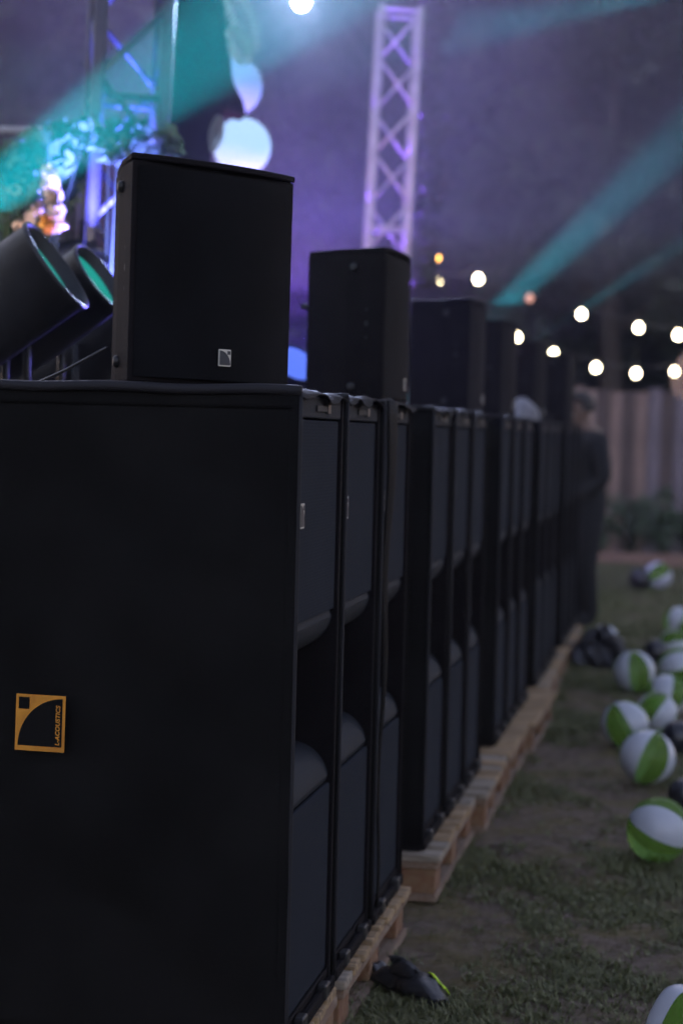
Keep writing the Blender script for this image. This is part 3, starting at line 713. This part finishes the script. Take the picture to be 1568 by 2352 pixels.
stage_plant('stage_bush', [(250,320),(300,310),(340,330),(270,350),(385,330)], [45,45,42,40,35], 60, 7.7, .07, M['leaf_stage'], 'teal-lit foliage around the foot of the blue truss tower', 'plant', 62)
stage_plant('stage_bush', [(170,395),(185,412),(155,440),(120,470),(40,520),(20,600),(90,590)], [28,22,35,45,50,45,40], 60, 8.0, .06, M['leaf_stage'], 'dark green plant carrying the peach flowers', 'plant', 63)
def flowers(cs_uv, rs, d, m_, label, seed, n=60):
    base = at(cs_uv[0][0], cs_uv[0][1], d); root = empty('flower_spray', (base.x, base.y, 1.0), 0, label, 'flowers'); o = root.location
    r_ = np.random.default_rng(seed); C = [np.array(at(u, v, d+r_.uniform(-.05, .05))-o) for u, v in cs_uv]
    tag(obj('petals', leaf_mesh('petals', clumps(C, [q/FPX*d for q in rs], n, seed), .034, .8, .2, seed), m_, root), None, kind='stuff')
    s = MB()
    for c_ in C: s.tube([(0, 0, 0), (c_[0]*.4, c_[1]*.4, c_[2]*.6), tuple(c_)], [.005, .004, .002], 5)
    s.build('stem', M['stem'], root)
flowers([(112,400),(115,420),(120,445),(122,470),(130,495),(135,515)], [16,18,20,18,18,14], 7.7, M['petal'], 'tall spray of peach flowers behind the teal-lit spotlight', 71)
flowers([(78,455),(88,480),(70,500),(48,520),(42,550),(35,575)], [12,12,12,13,14,10], 7.8, M['petal'], 'smaller pale flower spray at the edge of the bush', 72, 40)
flowers([(106,508),(112,524)], [11,8], 7.65, M['petal_orange'], 'cluster of orange blossoms below the peach spray', 73, 40)
wl = empty('flower_fill_lamp', at(60, 640, 7.0)); tag(wl, 'unseen warm lamp added to brighten the flowers', 'lamp')  # unseen fill lamp, added to brighten the petals
MB().lathe([(1e-4, -.05), (.04, -.05), (.045, .02), (.02, .03), (1e-4, .03)], 16).build('housing', M['black_metal'], wl)
wl.location.z = 1.55; MB().tube([(0, 0, -.55), (0, 0, -.05)], .012, 6).build('stand', M['black_metal'], wl)
lamp(wl, 'SPOT', Vector((0, 0, .06)), (at(112, 460, 7.7)-wl.location).normalized(), 9, (1, .82, .72), 46, .6, .03)

# ------------------------------------------------------------------ festoon bulbs, glass lamp
bulb_m = emat('bulb_glow', (1.0, .84, .52), 7); bulb_o = emat('bulb_amber', (1.0, .42, .08), 3.5); bulb_d = emat('bulb_dim', (1.0, .45, .35), .25)
bulb_me = MB().lathe([(1e-4, -.034), (.018, -.030), (.028, -.014), (.03, 0), (.026, .014), (.014, .028), (.012, .034)], 16).mesh('bulb')
def string(pts, d0, d1, mats, label, ends):
    n = len(pts); P = []
    for i, (u, v) in enumerate(pts): P.append(at(u, v, d0+(d1-d0)*i/max(1, n-1)))
    root = empty('string_light', P[0], 0, label, 'string light', 'strings of festoon bulbs'); o = root.location.copy()
    Q = [at(*ends[0], d0-.3)]+[p_+Vector((0, 0, .07)) for p_ in P]+[at(*ends[1], d1+.3)]
    w_ = []
    for i in range(len(Q)-1):
        for k in range(6):
            q = Q[i].lerp(Q[i+1], k/6); q.z -= .03*math.sin(math.pi*k/6); w_.append(q-o)
    w_.append(Q[-1]-o); MB().tube(w_, .004, 5).build('wire', M['cable'], root)
    for p_, mm in zip(P, mats):
        bb = obj('bulb', bulb_me.copy(), mm, root, True); bb.location = p_-o
        MB().lathe([(1e-4, .035), (.014, .035), (.015, .068), (1e-4, .07)], 10).build('socket', M['rubber'], bb)
W_, O_, D_ = bulb_m, bulb_o, bulb_d
string([(1103,716),(1186,774),(1271,812),(1368,844),(1460,857),(1549,853)], 15.5, 17.5, [O_,W_,W_,W_,W_,W_], 'lower string of lit bulbs dipping just above the fence', ((1040,660),(1640,830)))
string([(1216,684),(1335,721),(1466,752),(1557,769)], 17.0, 16.0, [D_,W_,W_,W_], 'upper string of lit bulbs running across above the fence', ((1110,640),(1660,775)))
string([(1000,590),(1004,646),(1098,640)], 14.6, 15.6, [O_,W_,W_], 'short string with three lit bulbs beside the hanging garland', ((990,540),(1180,600)))
gl = bpy.data.materials.new('clear_lamp_glass'); gl.use_nodes = True; t = gl.node_tree; p = t.nodes['Principled BSDF']; out = t.nodes['Material Output']
p.inputs['Base Color'].default_value = (.6, .6, .62, 1); p.inputs['Roughness'].default_value = .15
tr = t.nodes.new('ShaderNodeBsdfTransparent'); tr.inputs[0].default_value = (.9, .88, .88, 1); ms = t.nodes.new('ShaderNodeMixShader'); ms.inputs[0].default_value = .22
t.links.new(tr.outputs[0], ms.inputs[1]); t.links.new(p.outputs[0], ms.inputs[2]); t.links.new(ms.outputs[0], out.inputs[0])
c = at(1590, 858, 11.5); root = empty('glass_pendant_lamp', c, 0, 'clear glass pendant lamp with amber filament at the picture edge', 'lamp')
MB().lathe([(.03, .16), (.035, .13), (.08, .08), (.115, 0), (.12, -.06), (.10, -.12), (.05, -.15), (1e-4, -.16)], 32).build('glass', gl, root, True)
MB().tube([(0, 0, .08), (0, 0, -.1)], .022, 10).build('filament', emat('amber_filament', (1, .42, .08), 1.6), root, True)
MB().tube([(0, 0, .161), (0, 0, .20)], .032, 12).build('cap', M['steel'], root); MB().tube([(0, 0, .2), (.05, 0, 2.2)], .005, 6).build('cord', M['cable'], root)

# ------------------------------------------------------------------ beach balls
bw = mat('white_vinyl', (.45, .48, .54), .32, bump=.05, bscale=12, spec=.5)
bgm = bpy.data.materials.new('clear_green_vinyl'); bgm.use_nodes = True; t = bgm.node_tree; p = t.nodes['Principled BSDF']; out = t.nodes['Material Output']
p.inputs['Base Color'].default_value = (.28, .48, .10, 1); p.inputs['Roughness'].default_value = .2
tr = t.nodes.new('ShaderNodeBsdfTransparent'); tr.inputs[0].default_value = (.62, .84, .40, 1); ms = t.nodes.new('ShaderNodeMixShader'); ms.inputs[0].default_value = .25
t.links.new(tr.outputs[0], ms.inputs[1]); t.links.new(p.outputs[0], ms.inputs[2]); t.links.new(ms.outputs[0], out.inputs[0])
bk = mat('black_vinyl', (.02, .02, .026), .3, spec=.6)
def panel_mesh(k, npan=6, deform=None):
    b = MB(); nu, nv = 6, 20
    for j in range(nv+1):
        th = math.pi*(.035+.93*j/nv)
        for i in range(nu+1):
            ph = 2*math.pi*(k+i/nu)/npan; r_ = 1-.012*(1-math.sin(math.pi*i/nu))**3
            q = (r_*math.sin(th)*math.cos(ph), r_*math.sin(th)*math.sin(ph), math.cos(th)); b.v.append(deform(q) if deform else q)
    for j in range(nv):
        for i in range(nu):
            a = j*(nu+1)+i; b.f.append((a, a+nu+1, a+nu+2, a+1))
    return b.mesh('panel')
def sag(q):
    x, y, z = q; n = (abs(x)**3+abs(y)**3+abs(z)**3)**(1/3)
    x, y, z = x/n*.92, y/n*.92, z/n*.92
    d = .30*math.exp(-((x-.3)**2+(z-.75)**2+(y+.2)**2)*2.5); l = math.sqrt(x*x+y*y+z*z)
    return (x*(1-d), y*(1-d), z*(1-d))
PAN = [panel_mesh(k) for k in range(6)]; PANS = [panel_mesh(k, 6, sag) for k in range(6)]; PANB = [m_.copy() for m_ in PAN]
for k in range(6):
    for L_ in (PAN, PANS): L_[k].materials.append(bw if k % 2 == 0 else bgm)
    PANB[k].materials.append(bk)
CAPW = MB().lathe([(1e-4, 1.0), (.06, .998), (.118, .990)], 18).mesh('end_disc'); CAPB = CAPW.copy(); CAPW.materials.append(bw); CAPB.materials.append(bk)
def ball(u, v, rpx, rot, label, black=False, saggy=False, grp='green and white beach balls on the grass'):
    # rest on the ground: find the distance at which the ball touches it
    d = 3.0
    while d < 60:
        q = at(u, v, d)
        if q.z-rpx/FPX*d <= 0: break
        d += .01
    rad = rpx/FPX*d
    gz_ = float(ground_z(q.x, q.y))
    root = empty('beach_ball', (q.x, q.y, gz_+rad*.99 if not saggy else gz_+rad*.9), 0, label, 'ball', grp); root.rotation_euler = rot; root.scale = (rad, rad*random.uniform(.97, 1.02), rad*random.uniform(.93, 1.0))
    for k, me in enumerate(PANB if black else PANS if saggy else PAN):
        o = obj('green_panel' if k % 2 and not black else 'black_panel' if black else 'white_panel', me, None, root, True)
    for s in (1, -1):
        if saggy: continue
        o = obj('end_disc', CAPB if black else CAPW, None, root, True); o.scale = (1, 1, s)
    return root
def poles(yaw_, tilt, spin): return (Matrix.Rotation(yaw_, 3, 'Z') @ Matrix.Rotation(tilt, 3, 'Y') @ Matrix.Rotation(spin, 3, 'Z')).to_euler()
ball(1510, 1322, 33, poles(.6, 1.1, .4), 'lone green and white beach ball before the timber edging, farthest away')
ball(1556, 1425, 34, poles(1.0, .6, .9), 'green and white beach ball cut by the picture edge, farther of the heap')
ball(1548, 1480, 36, poles(.2, 1.4, .2), 'mostly green-looking beach ball between two balls cut by the edge')
ball(1455, 1540, 50, poles(.5, -.15, .9), 'green and white beach ball beside the black bag')
ball(1556, 1530, 46, poles(.1, 1.3, 1.6), 'mostly white-looking beach ball half cut by the picture edge')
ball(1530, 1592, 50, poles(1.6, .9, .3), 'beach ball with white band on top, right behind the mid-heap one')
ball(1508, 1634, 49, poles(.8, .8, 1.9), 'beach ball wedged behind the two front balls of the heap')
ball(1435, 1660, 57, poles(.3, -.5, .5), 'green and white beach ball leftmost in the heap, touching the big front one')
ball(1485, 1740, 66, poles(.1, .35, 1.25), 'beach ball in front of the heap with a dark green wedge facing')
ball(1512, 1905, 77, poles(.0, -1.15, .4), 'large beach ball lying alone on the grass with broad white panel')
ball(1592, 2345, 102, poles(.5, .5, .2), 'half-deflated beach ball in the bottom corner', saggy=True)
ball(1388, 1462, 31, poles(.4, .2, .6), 'white-topped beach ball peeking out behind the black bag')
g2 = 'black beach balls on the grass'
ball(1468, 1328, 27, poles(0, .4, 0), 'black ball beside the farthest green and white one', True, grp=g2)
ball(1506, 1497, 30, poles(0, .9, 0), 'black ball behind the heap of beach balls', True, grp=g2)
ball(1556, 1690, 40, poles(0, .2, 0), 'black ball at the picture edge next to the big front beach ball', True, grp=g2)
ball(1572, 1822, 40, poles(0, .7, 0), 'black ball at the picture edge behind the lone large beach ball', True, grp=g2)
# black bag
def blob(name, loc, sx, sy, sz, m_, seed, amp=.16, nu=40, nv=20):
    b = MB(); r_ = random.Random(seed); ks = [(r_.randint(2, 9), r_.uniform(1, 9), r_.uniform(0, 6)) for _ in range(7)]
    for j in range(nv+1):
        for i in range(nu):
            a = 2*math.pi*i/nu; q = math.pi/2*j/nv
            rr = 1+amp*sum(abs(math.sin(k1*a*.5+k2*q+k3))/(2+n_) for n_, (k1, k2, k3) in enumerate(ks))-amp*.8
            b.v.append((sx*rr*math.cos(q)*math.cos(a), sy*rr*math.cos(q)*math.sin(a), sz*rr*math.sin(q)))
    for j in range(nv):
        for i in range(nu): b.f.append((j*nu+i, j*nu+(i+1) % nu, (j+1)*nu+(i+1) % nu, (j+1)*nu+i))
    b.f.append(tuple(reversed(range(nu)))); o = b.build(name, m_, smooth=False); o.location = loc; return o
q = onz(1378, 1530); tag(blob('rubbish_bag', (q.x, q.y+.1, -.005), .15, .17, .19, bk, 4, .5), 'crumpled black plastic bag on the grass by the far end of the row', 'bag')

# ------------------------------------------------------------------ pouch on the grass
A, B = onz(850, 2262), onz(1022, 2318); ang = math.atan2(B.y-A.y, B.x-A.x); L = (B-A).length
pouch = empty('equipment_pouch', (A.x, A.y, 0), ang, 'crumpled black pouch with neon yellow patch lying on the grass', 'pouch')
pm_ = mat('black_nylon', (.018, .018, .02), .42, bump=.5, bscale=120, spec=.6)
b = MB(); nu, nv = 20, 26
for j in range(nv+1):
    s = j/nv; wv = .052*(math.sin(math.pi*(.12+.8*s))**.6)*(1+.12*math.sin(13*s)); hv = .062*(math.sin(math.pi*(.15+.78*s))**.7)*(1+.15*math.sin(9*s+1))
    for i in range(nu):
        a = 2*math.pi*i/nu; k = 1+.10*math.sin(3*a+8*s)+.06*math.sin(5*a-11*s)
        b.v.append((L*(.12+.88*s), wv*k*math.cos(a)+.012*math.sin(5*s), max(.0, .5*hv+.5*hv*k*math.sin(a)*1.1)+.004))
for j in range(nv):
    for i in range(nu): b.f.append((j*nu+i, j*nu+(i+1) % nu, (j+1)*nu+(i+1) % nu, (j+1)*nu+i))
b.f.append(tuple(range(nu))); b.f.append(tuple(reversed(range(nv*nu, nv*nu+nu)))); b.build('body', pm_, pouch, True)
b = MB()
cloth(lambda u, v: (L*(.30+.36*u)-.01*v, .012+.034*math.sin(math.pi*u)*(1-.3*v)-.02*v, .052+.036*v*(.8+.3*math.sin(5*u+1))), 14, 6, b)
o = b.build('cuff', pm_, pouch, True); md = o.modifiers.new('s', 'SOLIDIFY'); md.thickness = .004
b = MB(); cloth(lambda u, v: (L*(.30+.36*u), -.022+.03*v*v, .054+.034*math.sin(math.pi*(.2+.7*u))*v), 12, 4, b)
o = b.build('cuff', pm_, pouch, True); md = o.modifiers.new('s', 'SOLIDIFY'); md.thickness = .004
b = MB(); cloth(lambda u, v: (-L*.16+L*.36*u, -.022+.045*v+.012*math.sin(3*u), .006+.05*math.sin(math.pi*u)**1.2+.004*math.sin(9*v)), 18, 4, b)
o = b.build('strap', pm_, pouch, True); md = o.modifiers.new('s', 'SOLIDIFY'); md.thickness = .006
neon = mat('neon_patch', (.55, .80, .03), .6, col2=(.30, .48, .02), vscale=55)
b = MB(); cloth(lambda u, v: (L*(.70+.20*u), .015+.022*v+.006*u, .0705-.032*u*u-.020*v*v+.003*math.sin(8*u)), 10, 6, b)
o = b.build('neon_patch', neon, pouch, True); md = o.modifiers.new('s', 'SOLIDIFY'); md.thickness = .003

# ------------------------------------------------------------------ person
def person():
    foot = onz(1344, 1448); X, Y = foot.x-.01, foot.y+.1
    J = {}; V = []; E_ = []; Rr = []
    def j(n, x, y, z, r_): J[n] = len(V); V.append((x, y, z)); Rr.append(r_)
    def e(*ns):
        for a, b_ in zip(ns, ns[1:]): E_.append((J[a], J[b_]))
    j('pel', 0, 0, .95, .145); j('wai', 0, .01, 1.10, .135); j('che', .01, 0, 1.28, .155); j('upc', .01, -.01, 1.40, .13); j('nek', 0, -.05, 1.49, .058); j('hd0', -.01, -.075, 1.56, .075); j('hd1', -.015, -.09, 1.63, .092); j('hd2', -.015, -.085, 1.70, .075)
    for s, n in ((-1, 'l'), (1, 'r')):
        j('hip'+n, s*.10, 0, .88, .105); j('kne'+n, s*.11, -.03, .48, .07); j('ank'+n, s*.11, .02, .09, .048); j('toe'+n, s*.12, -.13, .04, .04)
        j('sho'+n, s*.19, 0, 1.40, .075); j('elb'+n, s*.26, .04, 1.12, .052)
        if s > 0: j('wri'+n, .17, -.16, .98, .034); j('han'+n, .14, -.22, .96, .036); j('fin'+n, .12, -.28, .93, .018); j('thu'+n, .10, -.21, .93, .014)
        else: j('wri'+n, -.17, -.19, 1.0, .034); j('han'+n, -.14, -.25, .98, .036); j('fin'+n, -.12, -.31, .96, .018); j('thu'+n, -.10, -.24, .95, .014)
        e('pel', 'hip'+n, 'kne'+n, 'ank'+n, 'toe'+n); e('upc', 'sho'+n, 'elb'+n, 'wri'+n, 'han'+n, 'fin'+n); e('han'+n, 'thu'+n)
    e('pel', 'wai', 'che', 'upc', 'nek', 'hd0', 'hd1', 'hd2')
    me = bpy.data.meshes.new('person'); me.from_pydata(V, E_, []); tmp = bpy.data.objects.new('tmp', me); col.objects.link(tmp)
    sk_ = tmp.modifiers.new('skin', 'SKIN'); sd = tmp.modifiers.new('sub', 'SUBSURF'); sd.levels = 2; sd.render_levels = 2
    for i, r_ in enumerate(Rr):
        me.skin_vertices[0].data[i].radius = (r_, r_*(.8 if V[i][2] > .9 and abs(V[i][0]) < .05 and V[i][2] < 1.45 else 1)); me.skin_vertices[0].data[i].use_root = (i == 0)
    dg = bpy.context.evaluated_depsgraph_get(); fin = bpy.data.meshes.new_from_object(tmp.evaluated_get(dg)); bpy.data.objects.remove(tmp)
    skin = mat('skin', (.14, .085, .062), .55); dark = mat('dark_clothes', (.012, .012, .014), .9, bump=.4, bscale=60); hair = mat('dark_hair', (.02, .016, .014), .6)
    for k in (dark, skin, hair): fin.materials.append(k)
    for po in fin.polygons:
        c_ = po.center; po.use_smooth = True
        hand = c_.y < -.135 and .85 < c_.z < 1.05
        po.material_index = 1 if hand or c_.z > 1.475 else 0
    body = bpy.data.objects.new('person', fin); col.objects.link(body); body.location = (X, Y, 0); body.rotation_euler.z = R(-68)
    tag(body, 'person in dark clothes standing at the far end of the row, looking down', 'person')
    h = MB(); 
    for jv in range(11):
        for i in range(20):
            a = 2*math.pi*i/20; q_ = math.pi*.62*jv/10; lim = .62 if math.sin(a) < -.2 else 1
            q_ *= lim; h.v.append((-.015+.103*math.sin(q_)*math.cos(a), -.078+.112*math.sin(q_)*math.sin(a), 1.655+.115*math.cos(q_)))
    for jv in range(10):
        for i in range(20): h.f.append((jv*20+i, jv*20+20+i, jv*20+20+(i+1) % 20, jv*20+(i+1) % 20))
    o = h.build('hair', hair, body, True)
    nose = MB().add([(-.028, -.17, 1.60), (0, -.17, 1.60), (-.014, -.205, 1.605), (-.014, -.172, 1.655)], [(0, 1, 2), (1, 3, 2), (3, 0, 2)]); nose.build('nose', skin, body)
person()

# ------------------------------------------------------------------ grass blades (far beyond counting)
def grass():
    N = 320000
    u = rng.random(N); Y = .15+11.5*u**1.55; X = rng.uniform(-.06, 1.9, N)*(.55+.45*np.minimum(1, Y/4))
    Xf = rng.uniform(-.3, 1.7, 40000); Yf = rng.uniform(11, 19.8, 40000); X = np.concatenate([X, Xf]); Y = np.concatenate([Y, Yf]); N = len(X)
    md_ = mud(X, Y); md_[-40000:] *= .5; edge = np.exp(-np.maximum(X-.02, 0)*6)
    keep = rng.random(N) < np.clip(1.3-md_*1.95+edge*.5, .02, 1); X, Y, md_, edge = X[keep], Y[keep], md_[keep], edge[keep]; n = len(X)
    Z = ground_z(X, Y); H = (.008+.022*rng.random(n)**1.5)*(1.25-md_*.7)*(1+.7*edge); a = rng.uniform(0, 6.283, n); lean = rng.uniform(.3, 1.7, n)
    wd = .0014+.0013*rng.random(n)+.00035*Y
    dx, dy = np.cos(a), np.sin(a); v = np.empty((n, 5, 3))
    for k, (hh, ln, ww) in enumerate(((0, 0, 1), (0, 0, -1), (.62, .35, -.75), (.62, .35, .75), (1, 1, 0))):
        v[:, k, 0] = X+dx*H*lean*ln-dy*wd*ww; v[:, k, 1] = Y+dy*H*lean*ln+dx*wd*ww; v[:, k, 2] = Z+H*hh*(1/np.sqrt(1+lean**2*.5))-.001
    base = np.arange(n)[:, None]*5
    f = np.concatenate([base+np.array([[0, 1, 2]]), base+np.array([[0, 2, 3]]), base+np.array([[3, 2, 4]])])
    gmat = leafmat('grass_blade', (.08, .095, .034), (.27, .265, .13), .6)
    t_ = gmat.node_tree
    for n_ in t_.nodes:
        if n_.type == 'TEX_NOISE': n_.inputs['Scale'].default_value = 70
    tag(obj('grass', npmesh('grass', v.reshape(-1, 3), f), gmat), 'short trampled grass growing in patches on the muddy lawn', 'grass', kind='stuff')
grass()

# ------------------------------------------------------------------ haze
hm = bpy.data.materials.new('haze'); hm.use_nodes = True; t = hm.node_tree; t.nodes.remove(t.nodes['Principled BSDF'])
pv = t.nodes.new('ShaderNodeVolumePrincipled'); pv.inputs['Color'].default_value = (.92, .93, .96, 1); pv.inputs['Density'].default_value = .0006; pv.inputs['Anisotropy'].default_value = .25
t.links.new(pv.outputs[0], t.nodes['Material Output'].inputs['Volume'])
tag(MB().box(-75, 75, -66, 86, -1.2, 19.5).build('haze', hm), 'thin stage smoke and dusk haze hanging over the whole place', 'haze', kind='stuff')

# stage smoke hanging over the stage and the row
sm = bpy.data.materials.new('stage_smoke'); sm.use_nodes = True; t = sm.node_tree; t.nodes.remove(t.nodes['Principled BSDF'])
pv = t.nodes.new('ShaderNodeVolumePrincipled'); pv.inputs['Color'].default_value = (.92, .92, .95, 1); pv.inputs['Anisotropy'].default_value = .2
tc = t.nodes.new('ShaderNodeTexCoord'); n = t.nodes.new('ShaderNodeTexNoise'); n.inputs['Scale'].default_value = .8; n.inputs['Detail'].default_value = 4; n.inputs['Distortion'].default_value = .6
t.links.new(tc.outputs['Object'], n.inputs['Vector'])
mr = t.nodes.new('ShaderNodeMapRange'); mr.inputs[1].default_value = .40; mr.inputs[2].default_value = .66; mr.inputs[3].default_value = .0006; mr.inputs[4].default_value = .0115
t.links.new(n.outputs[0], mr.inputs[0]); t.links.new(mr.outputs[0], pv.inputs['Density'])
t.links.new(pv.outputs[0], t.nodes['Material Output'].inputs['Volume'])
b = MB(); nu, nv = 40, 20
for j in range(nv+1):
    for i in range(nu):
        a = 2*math.pi*i/nu; q = math.pi*(j/nv-.5); rr = 1+.05*math.sin(3*a+4*q)+.04*math.sin(5*a-3*q)
        z = 3.35*math.sin(q)*rr
        se = lambda w_: math.copysign(abs(w_)**.55, w_)
        b.v.append((8.0*rr*se(math.cos(q))*se(math.cos(a)), 6.6*rr*se(math.cos(q))*se(math.sin(a)), max(z, -1.84+.08*math.sin(2*a))))
for j in range(nv):
    for i in range(nu): b.f.append((j*nu+i, j*nu+(i+1) % nu, (j+1)*nu+(i+1) % nu, (j+1)*nu+i))
so = b.build('smoke', sm); so.location = (-5.0, 7.4, 4.0)
tag(so, 'thin drifting smoke over the stage, lit violet and teal', 'smoke', kind='stuff')
